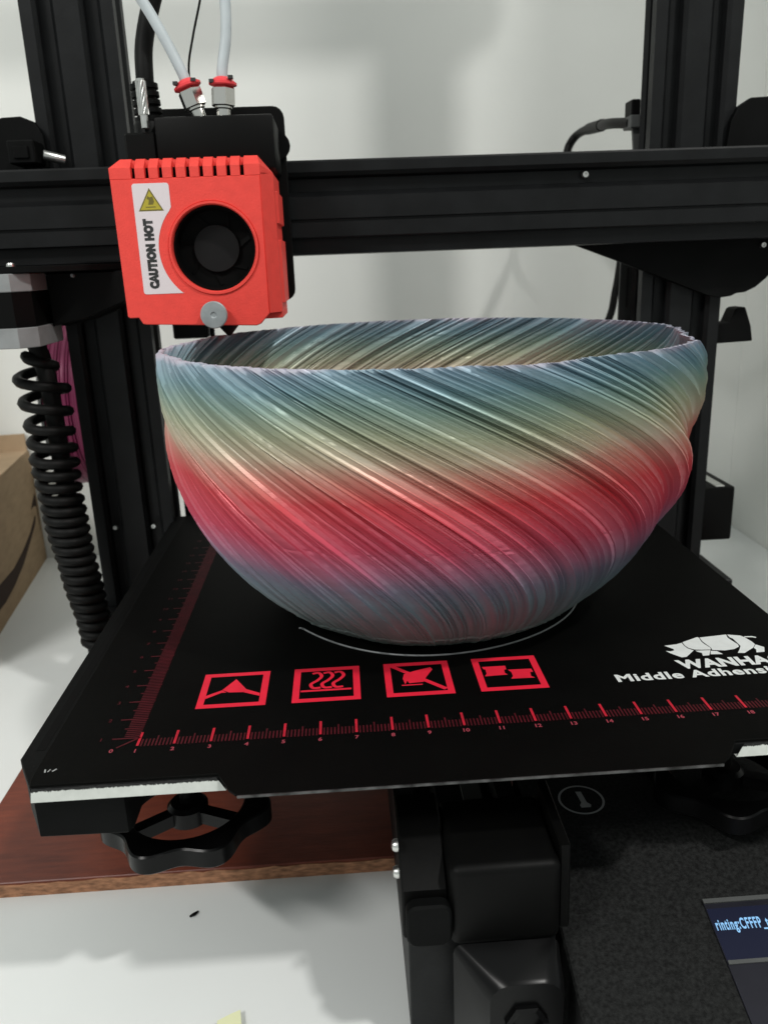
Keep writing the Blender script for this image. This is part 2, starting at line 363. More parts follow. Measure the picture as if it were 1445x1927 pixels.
lb = [(-2.0, 12.95), (-2.2, 11.4), (-3.6, 10.95), (-5.2, 10.35), (-6.6, 10.05), (-8.5, 10.1), (-10, 11), (-10.5, 13), (-10.5, 17.8), (-9.2, 18.7), (-8.2, 19.05), (-7.4, 19.08), (-6.85, 18.85), (-6.55, 18.3), (-6.5, 17.2), (-6.5, 16), (-2.0, 16)]
b = BM(); prism(b, lb, 'y', 19.96, 20.3, .03)
bl = part("roller_bracket", b, 'matt', pr)
b = BM(); box(b, -7.7, -6.55, 18.6, 19.9, 17.0, 17.95, .06); box(b, -7.45, -6.8, 18.5, 18.62, 17.2, 17.7, .03); part("belt_anchor", b, 'matt', bl)
b = BM(); lathe(b, [(.0, 0), (.19, .0), (.21, .04), (.21, .9)], (-6.45, 19.3, 17.42), (1, 0.55, -.25), 14); part("shaft", b, 'steel', bl)
# flat carrier under the left end of the beam that holds the x motor
b = BM(); prism(b, [(-11, 15.0), (-6.55, 15.0), (-5.2, 15.6), (-3.2, 17.6), (-2.1, 18.0), (-2.1, 19.9), (-11, 19.9)], 'z', 12.50, 12.76, .02); part("motor_plate", b, 'matt', bl)
cap_screw(bl, (-7.15, 15.4, 12.74), (0, 0, 1), .17); cap_screw(bl, (-5.02, 16.4, 12.30), (0, -1, 0.2), .07, 'dullsteel')

# x stepper motor
def chamf(x0, x1, y0, y1, c): return [(x0+c, y0), (x1-c, y0), (x1, y0+c), (x1, y1-c), (x1-c, y1), (x0+c, y1), (x0, y1-c), (x0, y0+c)]
b = BM(); prism(b, chamf(-11.0, -6.55, 14.95, 19.2, .6), 'z', 10.33, 11.76, .02); mo = part("stepper_motor", b, 'black', pr)
b = BM(); prism(b, chamf(-11.02, -6.50, 14.9, 19.2, .62), 'z', 11.765, 12.48, .03); part("end_cap", b, 'greymetal', mo)
b = BM(); prism(b, chamf(-11.02, -6.50, 14.9, 19.2, .62), 'z', 9.50, 10.325, .03); part("end_cap", b, 'greymetal', mo)
# dark shroud right of the motor
b = BM(); prism(b, [(-6.45, 12.45), (-2.2, 12.45), (-2.2, 11.5), (-3.6, 11.0), (-5.1, 10.45), (-6.45, 10.2)], 'y', 17.3, 19.9, .05); part("motor_shroud", b, 'matt', bl)

# coiled cable left of the upright
b = BM()
axis = [(-8.15, 18.6, 9.6), (-7.80, 18.4, 8.6), (-7.62, 18.2, 7.3), (-7.58, 18.1, 5.72), (-7.55, 18, 3.17), (-7.43, 18, 0.51), (-7.11, 18, -2.27), (-6.86, 18, -4.3), (-6.7, 18, -6.2)]
def along(pts, z):
    for p, q in zip(pts, pts[1:]):
        if q[2] <= z <= p[2]:
            k = (p[2]-z)/(p[2]-q[2]); return Vector(p).lerp(Vector(q), k)
    return Vector(pts[-1])
path = []; z = 8.9; a = R(200)
while z > -5.6:
    pitch = 1.05 if z > 5.8 else (0.80 if z > 4.2 else (.60 if z > 2 else .50))
    c = along(axis, z); k = min(1, (8.9-z)/.9)
    rad = (.62+.38*max(0, min(1, (z+4.5)/12.5))+0.02*math.sin(z*2)) * (.35+.65*k)
    path.append(c+Vector((math.cos(a)*rad, math.sin(a)*rad, 0.0)))
    a += R(20); z -= pitch/18
tube(b, path, 0.245, 8)
coil = part("spiral_wrap", b, 'rubber', pr, 60)
b = BM(); tube(b, [along(axis, 9.6-0.8*i)+Vector((0.30, 0, 0)) for i in range(20)], 0.42, 12); part("cable_bundle", b, 'rubber', coil, 60)

# right side: hook, drive box, limit switch and cable, back plate
hk = [(24.95, 8.83), (25.72, 8.83), (25.95, 9.42), (26.02, 9.50), (26.12, 9.54), (26.42, 9.56), (26.50, 9.50), (26.85, 8.6), (26.98, 7.92), (26.95, 7.86), (24.95, 7.80)]
b = BM(); prism(b, hk, 'y', 20.9, 22.0, .05); part("cable_hook", b, 'matt', pr)
b = BM(); box(b, 24.97, 27.08, 21.4, 26.0, -3.0, 0.05, .14, 2); sb = part("drive_box", b, 'black', pr)
b = BM(); box(b, 25.0, 25.9, 21.55, 21.7, -1.15, -.1, .03); part("socket", b, 'gloss', sb)
b = BM(); box(b, 26.0, 26.5, 21.5, 26.2, 0.056, 0.11, .01); part("metal_strip", b, 'steel', sb)
b = BM(); box(b, 20.66, 21.1, 22.3, 23.3, 18.55, 19.42, .05); ls = part("limit_switch", b, 'black', pr)
b = BM(); box(b, 20.62, 21.22, 22.2, 23.35, 18.15, 18.72, .04); part("clip", b, 'darkmetal', ls)
b = BM(); prism(b, [(20.78, 18.6), (21.3, 18.6), (21.3, 17.0), (20.95, 17.0)], 'y', 22.5, 22.7); part("lever", b, 'darkmetal', ls)
def smooth_path(pts, n=8):
    pts = [Vector(p) for p in pts]; out = []
    for i in range(len(pts)-1):
        p0, p1, p2, p3 = pts[max(i-1, 0)], pts[i], pts[i+1], pts[min(i+2, len(pts)-1)]
        for k in range(n):
            t = k/n; out.append(0.5*((2*p1)+(-p0+p2)*t+(2*p0-5*p1+4*p2-p3)*t*t+(-p0+3*p1-3*p2+p3)*t*t*t))
    out.append(pts[-1]); return out
cw = [(20.8, 22.7, 18.42), (20.6, 25, 18.75), (21.0, 28, 19.1), (21.55, 30.0, 19.35), (22.04, 35.6, 19.79), (21.66, 36.6, 19.32), (21.45, 36.6, 18.48), (21.92, 36.6, 16.7), (23.81, 36.6, 14.7), (25.17, 36.5, 13.03), (25.23, 36.5, 11.77), (24.96, 36.5, 9.67), (24.6, 36.6, 7.89), (22.76, 36.6, 3.6), (21.73, 35.6, -3.75)]
b = BM(); tube(b, smooth_path(cw), 0.26, 10); sw = part("switch_cable", b, 'rubber', ls, 60)
b = BM(); tube(b, smooth_path(cw)[18:30], 0.33, 10); part("heat_shrink", b, 'rubber', ls, 60)
b = BM(); box(b, 20.98, 21.80, 23.8, 23.95, 2.0, 14.5, .02); bp_ = part("back_plate", b, 'darkmetal', pr)
b = BM(); prism(b, rrect(21.34, 21.44, 9.6, 11.6, .04), 'y', 23.785, 23.80); part("slot", b, 'ink', bp_)
b = BM(); tube(b, [(22.32, 23.4, -4), (22.32, 23.4, 14)], .28, 12); part("lead_screw", b, 'black', pr, 60)
b = BM(); box(b, -2.75, -1.85, 22.6, 24.2, -.5, 1.1, .08); zb = part("lead_screw_coupler", b, 'matt', pr)
b = BM(); lathe(b, [(.4, 0), (.4, 1.4)], (-1.6, 23.5, -.6), (0, 0, 1), 16); part("shaft", b, 'dullsteel', zb)
b = BM(); box(b, -2.35, -.6, 22.7, 24.5, 9.0, 10.1, .08); tube(b, [(-.45, 23.3, -2), (-.45, 23.3, 14)], .12, 8); part("spacer_block", b, 'black', bl)

# base: y rail, belt, cross beam, feet, control box
b = BM(); prism(b, [(u+9.1, v*2-6.5) for u, v in [(-2, -.95), (-1.4, -.95), (-1.0, -.8), (-.6, -.95), (.6, -.95), (1, -.8), (1.4, -.95), (2, -.95), (2, .95), (1.4, .95), (1.1, .75), (.9, .75), (.6, .95), (-.6, .95), (-.9, .75), (-1.1, .75), (-1.4, .95), (-2, .95)]], 'y', -2.7, 34, .03)
yr = part("y_rail", b, 'alu', pr, 20)
b = BM(); box(b, 9.25, 9.85, -1.8, 30, -4.05, -3.93); part("drive_belt", b, 'belt', yr)
b = BM(); box(b, -8.0, 26.5, 19.6, 23.6, -8.38, -4.6, .08); part("cross_beam", b, 'alu', pr)
# y belt tensioner at the front
b = BM()
prism(b, [(-.4, -2.12), (-1.5, -2.12), (-3.0, -3.15), (-3.05, -4.58), (-.4, -4.58)], 'x', 6.95, 8.15, .05)
box(b, 8.16, 11.05, -3.35, -.4, -4.75, -2.3, .25, 3)
prism(b, [(-.4, -1.95), (-3.0, -2.05), (-3.1, -4.55), (-.4, -4.55)], 'x', 11.06, 11.34, .04)
ten = part("belt_tensioner", b, 'black', pr, 40)
b = BM(); prism(b, rrect(7.02, 8.2, -4.56, -3.28, .3), 'y', -3.45, -3.06, .06); part("tensioner_cheek", b, 'matt', ten)
b = BM()
r0 = rrect(8.22, 11.0, -8.3, -4.62, .25, 3); r1 = rrect(8.92, 10.9, -7.3, -4.80, .55, 3)
A0 = [b.verts.new((x, -3.36, z)) for x, z in r0]; A1 = [b.verts.new((x, -4.40, z)) for x, z in r1]; A2 = [b.verts.new((x*.94+9.91*.06, -4.50, z*.94-6.05*.06)) for x, z in r1]
for p, q in ((A0, A1), (A1, A2)):
    for k in range(len(p)): b.faces.new((p[k], p[(k+1) % len(p)], q[(k+1) % len(p)], q[k]))
b.faces.new(A2[::-1]); b.faces.new(A0); bmesh.ops.recalc_face_normals(b, faces=b.faces)
kn = part("tensioner_knob", b, 'gloss', ten, 50)
b = BM(); lathe(b, [(.55, 0), (.55, .12), (.4, .14), (.38, .02)], (9.9, -4.49, -6.0), (0, -1, 0), 6); part("hex_recess", b, 'gloss', kn, 0)
for z in (-2.35, -3.2):
    b = BM(); lathe(b, [(.17, 0), (.17, .08), (.13, .15), (.04, .18)], (6.94, -2.2, z), (-1, 0, 0), 14); part("screw", b, 'steel', ten, 40)

# control box with sloped speckled front
cbx0, cbx1 = 11.3, 26
prof = [(4.0, -8.3), (4.0, -4.45), (0.3, -4.45), (-9.0, -7.35), (-9.0, -8.9), (-3.0, -8.9)]
b = BM(); prism(b, prof, 'x', cbx0, cbx1, .06)
bx = part("control_box", b, 'panel', pr)
def onpanel(x, y, h=0.0):      # a point on the sloped front
    z = -4.45-(0.3-y)*2.9/9.3
    n = Vector((0, -2.9, 9.3)).normalized()
    return Vector((x, y, z))+n*h
def panelrect(bm, x0, x1, y0, y1, h0, h1):
    q = [(x0, y0), (x1, y0), (x1, y1), (x0, y1)]
    lo = [bm.verts.new(onpanel(*p, h0)) for p in q]; hi = [bm.verts.new(onpanel(*p, h1)) for p in q]
    for i in range(4): bm.faces.new((lo[i], lo[(i+1) % 4], hi[(i+1) % 4], hi[i]))
    bm.faces.new(lo[::-1]); bm.faces.new(hi)
sx0, sx1 = 15.45, 23.2
b = BM(); panelrect(b, sx0, sx1, -8.6, -1.98, 0.002, .05); bz = part("display_panel", b, 'bezel', bx, 0)
b = BM(); panelrect(b, sx0+.02, sx1-.02, -3.55, -2.2, .051, .056); dsp = part("display", b, 'glow', bz, 0)
b = BM(); panelrect(b, sx0, sx1, -2.06, -1.94, .05, .10); panelrect(b, sx0+.02, sx1, -3.66, -3.56, .05, .09); part("bezel_edge", b, 'darkmetal', bz, 0)
b = BM(); text(b, "rinting:CFFFP_t", .40, lambda x, y, z: tuple(onpanel(sx0+.08+x, -2.78+y, .062)), .010, 0, 1.15, width=1.48); part("status_text", b, 'lit', dsp, 0)
# round emblem printed on the flat rear strip
b = BM()
o_, i_ = [arc(13.1, 1.9, r, 0, 360, 40)[:-1] for r in (.735, .665)]
zz = -4.435
ov = [b.verts.new((x, y, zz)) for x, y in o_]; iv = [b.verts.new((x, y, zz)) for x, y in i_]
for k in range(40): b.faces.new((ov[k], ov[(k+1) % 40], iv[(k+1) % 40], iv[k]))
flat(b, [(13.02, 2.32), (13.2, 2.30), (13.24, 1.75), (13.34, 1.62), (13.3, 1.5), (13.0, 1.5), (12.98, 1.62), (13.06, 1.75)], 'z', zz)
part("round_emblem", b, 'greyink', bx, 0)

# heated bed, knobs
b = BM(); prism(b, [(-3.1, -.55), (-2.36, -1.95), (20.0, -1.95), (20.80, -.5), (20.80, 21.6), (-3.1, 21.6)], 'z', -.42, -.085, .03); bed = part("heated_bed", b, 'matt', pr)
b = BM(); prism(b, [(-3.05, -.55), (-2.4, -1.75), (-.1, -1.80), (.0, -1.6), (.0, 5), (-3.05, 5)], 'z', -1.72, -.425, .04); box(b, .01, 3.2, .4, 5, -1.5, -.43, .04); part("corner_bracket", b, 'matt', bed)
b = BM(); prism(b, [(20.75, -.55), (20.1, -1.75), (18.1, -1.80), (18.0, -1.6), (18.0, 5), (20.75, 5)], 'z', -1.72, -.425, .04); part("corner_bracket", b, 'matt', bed)
b = BM(); box(b, 6.6, 14.5, 5.0, 18, -3.2, -.43, .05); part("bed_carriage", b, 'matt', bed)
def edge_strip(x0, x1, cut0, cut1):
    b = BM(); n = int((x1-x0)*14); lo = []; hi = []
    for i in range(n+1):
        x = x0+(x1-x0)*i/n
        hi.append(b.verts.new((x+cut0*(1-i/n)+cut1*i/n, -1.955+0.0, -.10+random.uniform(-.014, .014)))); lo.append(b.verts.new((x, -2.09, -.405)))
    back = [b.verts.new((v.co.x, -1.94, -.41)) for v in lo]
    for i in range(n):
        b.faces.new((lo[i], lo[i+1], hi[i+1], hi[i])); b.faces.new((back[i], back[i+1], lo[i+1], lo[i]))
    return part("edge_strip", b, 'strip', bed, 0)
edge_strip(-2.33, 2.60, 0, -.25); edge_strip(15.95, 19.98, .25, 0)
b = BM(); prism(b, rrect(-2.80, -2.56, -.2, 16, .03), 'z', -.083, -.080); part("side_groove", b, 'fan', bed)
def knob(cx, cy, name="level_knob", rot=0.0):
    b = BM(); outer = []; n = 112
    for i in range(n):
        t = 2*math.pi*i/n; r = 2.42+.20*math.cos(7*t+rot); outer.append((cx+r*math.cos(t), cy+r*math.sin(t)))
    inner = arc(cx, cy, 1.75, 0, 360, 48)[:-1]
    curve_mesh(b, [outer, inner], 'z', -3.92, -3.30, .05)
    k = part(name, b, 'gloss', bed, 40)
    b = BM(); lathe(b, [(.62, 0), (.62, .5), (.5, .62)], (cx, cy, -3.9), (0, 0, 1), 24)
    for q in range(3):
        a = R(95+120*q); d = Vector((math.cos(a), math.sin(a), 0)); s = Vector((-d.y, d.x, 0))*.2; c = Vector((cx, cy, -3.8))
        pts = [c+d*.5+s, c+d*.5-s, c+d*1.85-s, c+d*1.85+s]
        prism(b, [(p.x, p.y) for p in pts], 'z', -3.85, -3.45)
    part("knob_spokes", b, 'gloss', k, 30)
    b = BM(); lathe(b, [(.22, 0), (.22, 1.9)], (cx, cy, -3.4), (0, 0, 1), 14); part("spring_screw", b, 'black', k, 60)
    return k
knob(.66, 1.62, rot=1.1); knob(17.55, 1.62, rot=.4)

# ------------------------------------------------------------------ print head
b = BM(); prism(b, rrect(-1.1, 4.28, 10.95, 18.62, .45), 'y', 16.5, 16.85, .05)
prism(b, arc(3.95, 17.1, .52, -90, 90, 8)+[(3.9, 17.62), (3.9, 16.58)], 'y', 16.3, 16.49)
hd = part("print_head", b, 'black', pr, 40)
b = BM(); box(b, -.3, 4.05, 13.0, 16.45, 15.9, 17.78, .1, 2); box(b, -1.5, -.32, 13.2, 16.4, 15.9, 17.3, .08); part("hotend_block", b, 'black', hd)
b = BM(); box(b, -1.4, 3.3, 12.9, 16.4, 10.85, 15.8, .05); part("head_body", b, 'fan', hd)
# red cover: front plate with round opening, comb of cooling slots on top, side walls
FC = (1.60, 13.11); FR = 1.55
b = BM()
outer = [(-1.90, 15.60), (-1.86, 10.76), (-1.78, 10.70), (-1.45, 10.70), (-1.32, 10.47), (-1.2, 10.44), (2.95, 10.24), (3.12, 10.30), (3.47, 10.66), (3.50, 15.60)]
curve_mesh(b, [outer, arc(*FC, FR+.10, 0, 360, 64)[:-1]], 'y', 12.0, 12.28, .03)
# raised lip round the opening
lathe(b, [(FR+.115, .14), (FR+.10, -.06), (FR+.02, -.06), (FR-.02, .02), (FR, .75), (FR+.115, .75)], (FC[0], 12.0, FC[1]), (0, 1, 0), 64, False)
# teeth
pitch = .4895; sw_ = .155
edges = [-1.90]+[v for i in range(9) for v in (-1.06+pitch*i-sw_/2, -1.06+pitch*i+sw_/2)]+[3.50]
for i in range(0, len(edges), 2):
    x0, x1 = edges[i], edges[i+1]
    pr_ = [(12.0, 15.60), (12.0, 15.95), (12.03, 15.99), (12.42, 16.29), (12.5, 16.31), (15.8, 16.31), (15.8, 15.60)]
    if i == 0:
        tri = [(x0, 15.6), (x1, 15.6), (x1, 16.31), (-1.58, 16.31), (x0, 15.97)]
        prism(b, [(-1.90, 15.60), (x1, 15.60), (x1, 15.97), (-1.90, 15.97)], 'y', 12.0, 15.8)
        vs = [b.verts.new(p) for p in ((-1.90, 12.0, 15.97), (x1, 12.0, 15.97), (x1, 12.42, 16.30), (-1.55, 12.42, 16.30), (-1.55, 15.8, 16.30), (x1, 15.8, 16.30), (-1.90, 15.8, 15.97))]
        for f in ((0, 1, 2, 3), (3, 2, 5, 4), (0, 3, 4, 6), (1, 5, 2)): b.faces.new([vs[k] for k in f])
    elif i == len(edges)-2:
        prism(b, [(x0, 15.60), (3.50, 15.60), (3.50, 15.97), (x0, 15.97)], 'y', 12.0, 12.4)
        vs = [b.verts.new(p) for p in ((x0, 12.0, 15.97), (3.5, 12.0, 15.97), (3.42, 12.42, 16.30), (x0, 12.42, 16.30), (3.42, 15.8, 16.30), (x0, 15.8, 16.30), (3.93, 12.62, 15.70), (3.93, 15.8, 15.70), (3.5, 12.0, 15.6))]
        for f in ((0, 1, 2, 3), (3, 2, 4, 5), (1, 6, 2), (2, 6, 7, 4), (1, 8, 6), (0, 3, 5)): b.faces.new([vs[k] for k in f])
    else:
        prism(b, pr_, 'x', x0, x1)
box(b, -1.5, 3.3, 12.36, 15.7, 15.98, 16.24)
# right side: chamfer and wall with its steps; left wall; floor
prism(b, [(3.50, 12.0), (3.93, 12.62), (3.93, 15.8), (3.72, 15.8), (3.72, 12.7), (3.40, 12.24)], 'z', 10.68, 15.70, .02)
prism(b, [(3.925, 13.0), (4.03, 13.15), (4.03, 15.8), (3.925, 15.8)], 'z', 13.95, 15.1, .02)
prism(b, [(3.925, 13.0), (4.03, 13.15), (4.03, 15.8), (3.925, 15.8)], 'z', 11.0, 13.35, .02)
prism(b, [(3.2, 12.5), (3.93, 12.7), (3.93, 15.8), (3.2, 15.8)], 'z', 10.45, 10.68, .02)
box(b, -1.89, -1.66, 12.2, 15.8, 10.75, 15.62)
box(b, -1.3, 3.2, 12.25, 15.0, 10.46, 10.66)
bmesh.ops.remove_doubles(b, verts=b.verts, dist=1e-5)
cov = part("head_cover", b, 'red', hd, 20)
b = BM(); box(b, -1.5, 3.3, 12.30, 15.6, 15.55, 15.978); part("slot_shade_fill", b, 'fan', hd, 0)  # added black filler stands in for the shaded depth of the cooling slots
# part-cooling fan in the opening
b = BM(); lathe(b, [(FR-.03, 0), (FR-.03, 1.1), (.5, 1.1)], (FC[0], 12.3, FC[1]), (0, 1, 0), 48, False); lathe(b, [(FR-.03, .0), (FR-.10, .0), (FR-.16, .5), (FR-.16, 1.1)], (FC[0], 12.3, FC[1]), (0, 1, 0), 48, False)
fan = part("cooling_fan", b, 'fan', hd, 40)
b = BM(); lathe(b, [(.87, .35), (.87, .03), (.84, 0), (.02, -.004)], (FC[0], 12.75, FC[1]), (0, 1, 0), 48); part("fan_hub", b, 'hub', hd, 40)
for q in range(7):
    a = 2*math.pi*q/7; b = BM()
    pts = [(.86, a, 12.82), (1.34, a+.25, 12.85), (1.34, a+.85, 13.15), (.86, a+.75, 13.15)]
    P = [Vector((FC[0]+r*math.cos(t), y, FC[1]+r*math.sin(t))) for r, t, y in pts]
    vs = [b.verts.new(p) for p in P]+[b.verts.new(p+Vector((0, .06, 0))) for p in P]
    for f in ((0, 1, 2, 3), (7, 6, 5, 4), (0, 4, 5, 1), (1, 5, 6, 2), (2, 6, 7, 3), (3, 7, 4, 0)): b.faces.new([vs[k] for k in f])
    part("fan_blade", b, 'fan', hd, 0)
# warning label
b = BM()
a0 = math.degrees(math.acos((1.60-.17)/2.02))
cut = [(FC[0]-2.02*math.cos(R(t)), FC[1]+2.02*math.sin(R(t))) for t in [42-i*(42+50)/24 for i in range(25)]]
lab = arc(-1.05, 15.33, .1, 180, 90, 4)+arc(.08, 15.33, .1, 90, 0, 4)+[(.18, 14.6)]+cut+[(.36, 11.55)]+arc(-1.05, 11.65, .1, 270, 180, 4)
prism(b, lab[::-1], 'y', 11.985, 11.999); part("warning_label", b, 'label', hd, 0)
b = BM(); flat(b, [(-.54, 15.27), (-.99, 14.48), (-.08, 14.48)], 'y', 11.982); wt = part("warning_triangle", b, 'olive', hd, 0)
b = BM(); flat(b, [(-.54, 15.17), (-.91, 14.53), (-.16, 14.53)], 'y', 11.979); part("triangle_fill", b, 'yellow', hd, 0)
b = BM()
flat(b, [(-.62, 14.70), (-.45, 14.70), (-.40, 14.80), (-.44, 14.98), (-.55, 14.95), (-.62, 15.0), (-.66, 14.9), (-.58, 14.86), (-.60, 14.78)], 'y', 11.976); flat(b, [(-.72, 14.60), (-.36, 14.60), (-.36, 14.635), (-.72, 14.635)], 'y', 11.976)
part("triangle_pictogram", b, 'olive', hd, 0)
b = BM(); text(b, "CAUTION HOT", .40, lambda x, y, z: (-.58-y, 11.977, 11.76+x), .042, 0, 1.16, width=2.46); part("label_text", b, 'ink', hd, 0)
# thumb screw, nozzle
b = BM(); lathe(b, [(.22, 0), (.22, -.16), (.47, -.17), (.50, -.2), (.50, -.36), (.47, -.39), (.12, -.39), (.08, -.35), (0.01, -.35)], (1.42, 11.95, 10.72), (0, 1, 0), 36); part("thumb_screw", b, 'dullsteel', hd, 40)
b = BM(); lathe(b, [(.05, 0), (.09, .02), (.45, .44), (.45, .9)], (1.70, 13.4, 9.80), (0, 0, 1), 20); part("nozzle", b, 'black', hd, 30)
# push-in fittings and tubes
def fitting(base, d, tubepath):
    base = Vector(base); d = Vector(d).normalized()
    b = BM(); lathe(b, [(.26, -.3), (.26, .12), (.33, .16), (.33, .22), (.27, .24), (.27, .28)], base, d, 20); f = part("push_fitting", b, 'nickel', hd, 30)
    b = BM(); lathe(b, [(.40, .22), (.45, .26), (.45, .82), (.40, .88), (.26, .95)], base, d, 6, True, R(18)); part("fitting_nut", b, 'nickel', hd, 15)
    b = BM(); lathe(b, [(.2, .90), (.46, .93), (.50, 1.0), (.42, 1.1), (.27, 1.2), (.22, 1.22)], base, d, 20); part("collet", b, 'redclip', hd, 40)
    b = BM(); lathe(b, [(.2, .94), (.515, .95), (.515, 1.03), (.2, 1.04)], base, d, 20)
    x, y = frame_of(d)
    part("collet_clip", b, 'redclip', hd, 40)
    for dx, dz in ((.33, .09), (-.36, -.02)):
        b = BM(); p = base+d*(1.04+dz)+Vector((dx, -.36, 0)); box(b, p.x-.085, p.x+.085, p.y-.12, p.y+.12, p.z-.05, p.z+.06); part("clip_gap", b, 'ink', hd, 0)
    b = BM(); tube(b, smooth_path([base+d*.9, base+d*1.5]+tubepath), .20, 14); part("filament_tube", b, 'ptfe', hd, 60)
fitting((1.26, 13.6, 17.92), (-.32, 0, 1), [(.35, 13.6, 20.35), (-.25, 13.5, 21.5), (-1.2, 13.3, 23), (-2.6, 13.2, 25)])
fitting((2.20, 13.6, 17.92), (.06, 0, 1), [(2.52, 13.6, 20.5), (2.60, 13.6, 21.8), (2.66, 13.6, 25)])
# cable with ribbed strain relief, knurled pin, thin wire
b = BM(); tube(b, smooth_path([(-.66, 14.2, 17.0), (-.68, 14.2, 18.4), (-.68, 14.2, 19.4), (-.58, 14.3, 20.5), (-.12, 14.3, 21.9), (.6, 14.3, 23.5), (1.2, 14.3, 25.5)]), .33, 14); part("head_cable", b, 'rubber', hd, 60)
b = BM()
prof = []
for i in range(5): prof += [(.52, i*.28), (.52, i*.28+.17), (.40, i*.28+.18), (.40, i*.28+.27)]
lathe(b, prof+[(.36, 1.4)], (-.64, 14.0, 17.75), (-.06, 0, 1), 20); lathe(b, [(.60, 0), (.56, .9), (.5, 1.0)], (-.66, 14.0, 16.75), (0, 0, 1), 20)
part("strain_relief", b, 'black', hd, 40)
b = BM()
for q in range(10):
    a0_ = 2*math.pi*q/10
    tube(b, [(-.68+.155*math.cos(a0_+t*.32)+.02*t*0, 13.3+.155*math.sin(a0_+t*.32), 17.9+t*.16) for t in range(8)], .045, 6)
lathe(b, [(.14, -.45), (.14, 1.2)], (-.68, 13.3, 17.9), (0, 0, 1), 14)
part("knurled_pin", b, 'steel', hd, 60)
b = BM(); tube(b, smooth_path([(1.0, 14.5, 18.3), (.93, 14.5, 19.6), (1.2, 14.5, 20.7), (1.62, 14.5, 22), (2.2, 14.5, 24)]), .045, 6); part("thin_wire", b, 'rubber', hd, 60)

# ------------------------------------------------------------------ build sheet with its print
sh = thing("build_sheet", "flexible black build sheet with red rulers, red icons and a white rhino logo", "build sheet", (9, 9.5, -.08))
b = BM(); prism(b, [(-2.35, -1.93), (2.40, -1.93), (2.75, -2.62), (2.95, -2.84), (3.3, -2.9), (14.9, -2.9), (15.25, -2.82), (15.5, -2.6), (15.95, -1.93), (19.95, -1.93), (20.70, -.6), (20.70, 21.4), (-2.30, 21.4), (-2.42, 21.2), (-2.42, -1.7)], 'z', -.078, 0.0, 0.012)
sheet = part("sheet_body", b, 'sheet', sh, 30)
b = BM(); box(b, 3.0, 15.2, -2.925, -2.898, -.07, -.005); part("worn_edge", b, 'sheetedge', sh)
Z1 = .006
def rect(bm, x0, x1, y0, y1, z=Z1): flat(bm, [(x0, y0), (x1, y0), (x1, y1), (x0, y1)], 'z', z)
b = BM()
for k in range(1, 21): rect(b, k-1-.036, k-1+.036, -.40, .27)
part("ruler_marks", b, 'redtick', sh, 0, "bright red centimetre marks along the front", True)
b = BM()
for k in range(0, 190):
    if k % 10: rect(b, k*.1-.022, k*.1+.022, -.44, .06 if k % 10 == 5 else -.08)
part("ruler_marks", b, 'redfine', sh, 0, "fine dull red millimetre marks along the front", True)
b = BM()
for k in range(1, 21): rect(b, -.78, .0, k-1-.03, k-1+.03)
for k in range(0, 190):
    if k % 10: rect(b, -.46 if k % 10 != 5 else -.55, -.02, k*.1-.028, k*.1+.028)
flat(b, [(-.02, .05), (.02, 0.0), (-.54, -.47), (-.57, -.43)], 'z', Z1)
part("ruler_marks", b, 'redfine', sh, 0, "dull red ruler marks along the left side", True)
b = BM()
for k in range(1, 21): text(b, str(k), .22, (lambda k: lambda x, y, z: (k-1+x, -.72+y, Z1))(k), .006, 0, 1, 'CENTER')
text(b, "0", .22, lambda x, y, z: (-.66+x, -.66+y, Z1), .006, 0, 1, 'CENTER')
part("ruler_numbers", b, 'rednum', sh, 0)
b = BM()
for k in range(1, 21): text(b, str(k), .22, (lambda k: lambda x, y, z: (-1.08+x, k-1-.08+y, Z1))(k), .004, 0, 1, 'CENTER')
part("ruler_numbers", b, 'redfine', sh, 0)
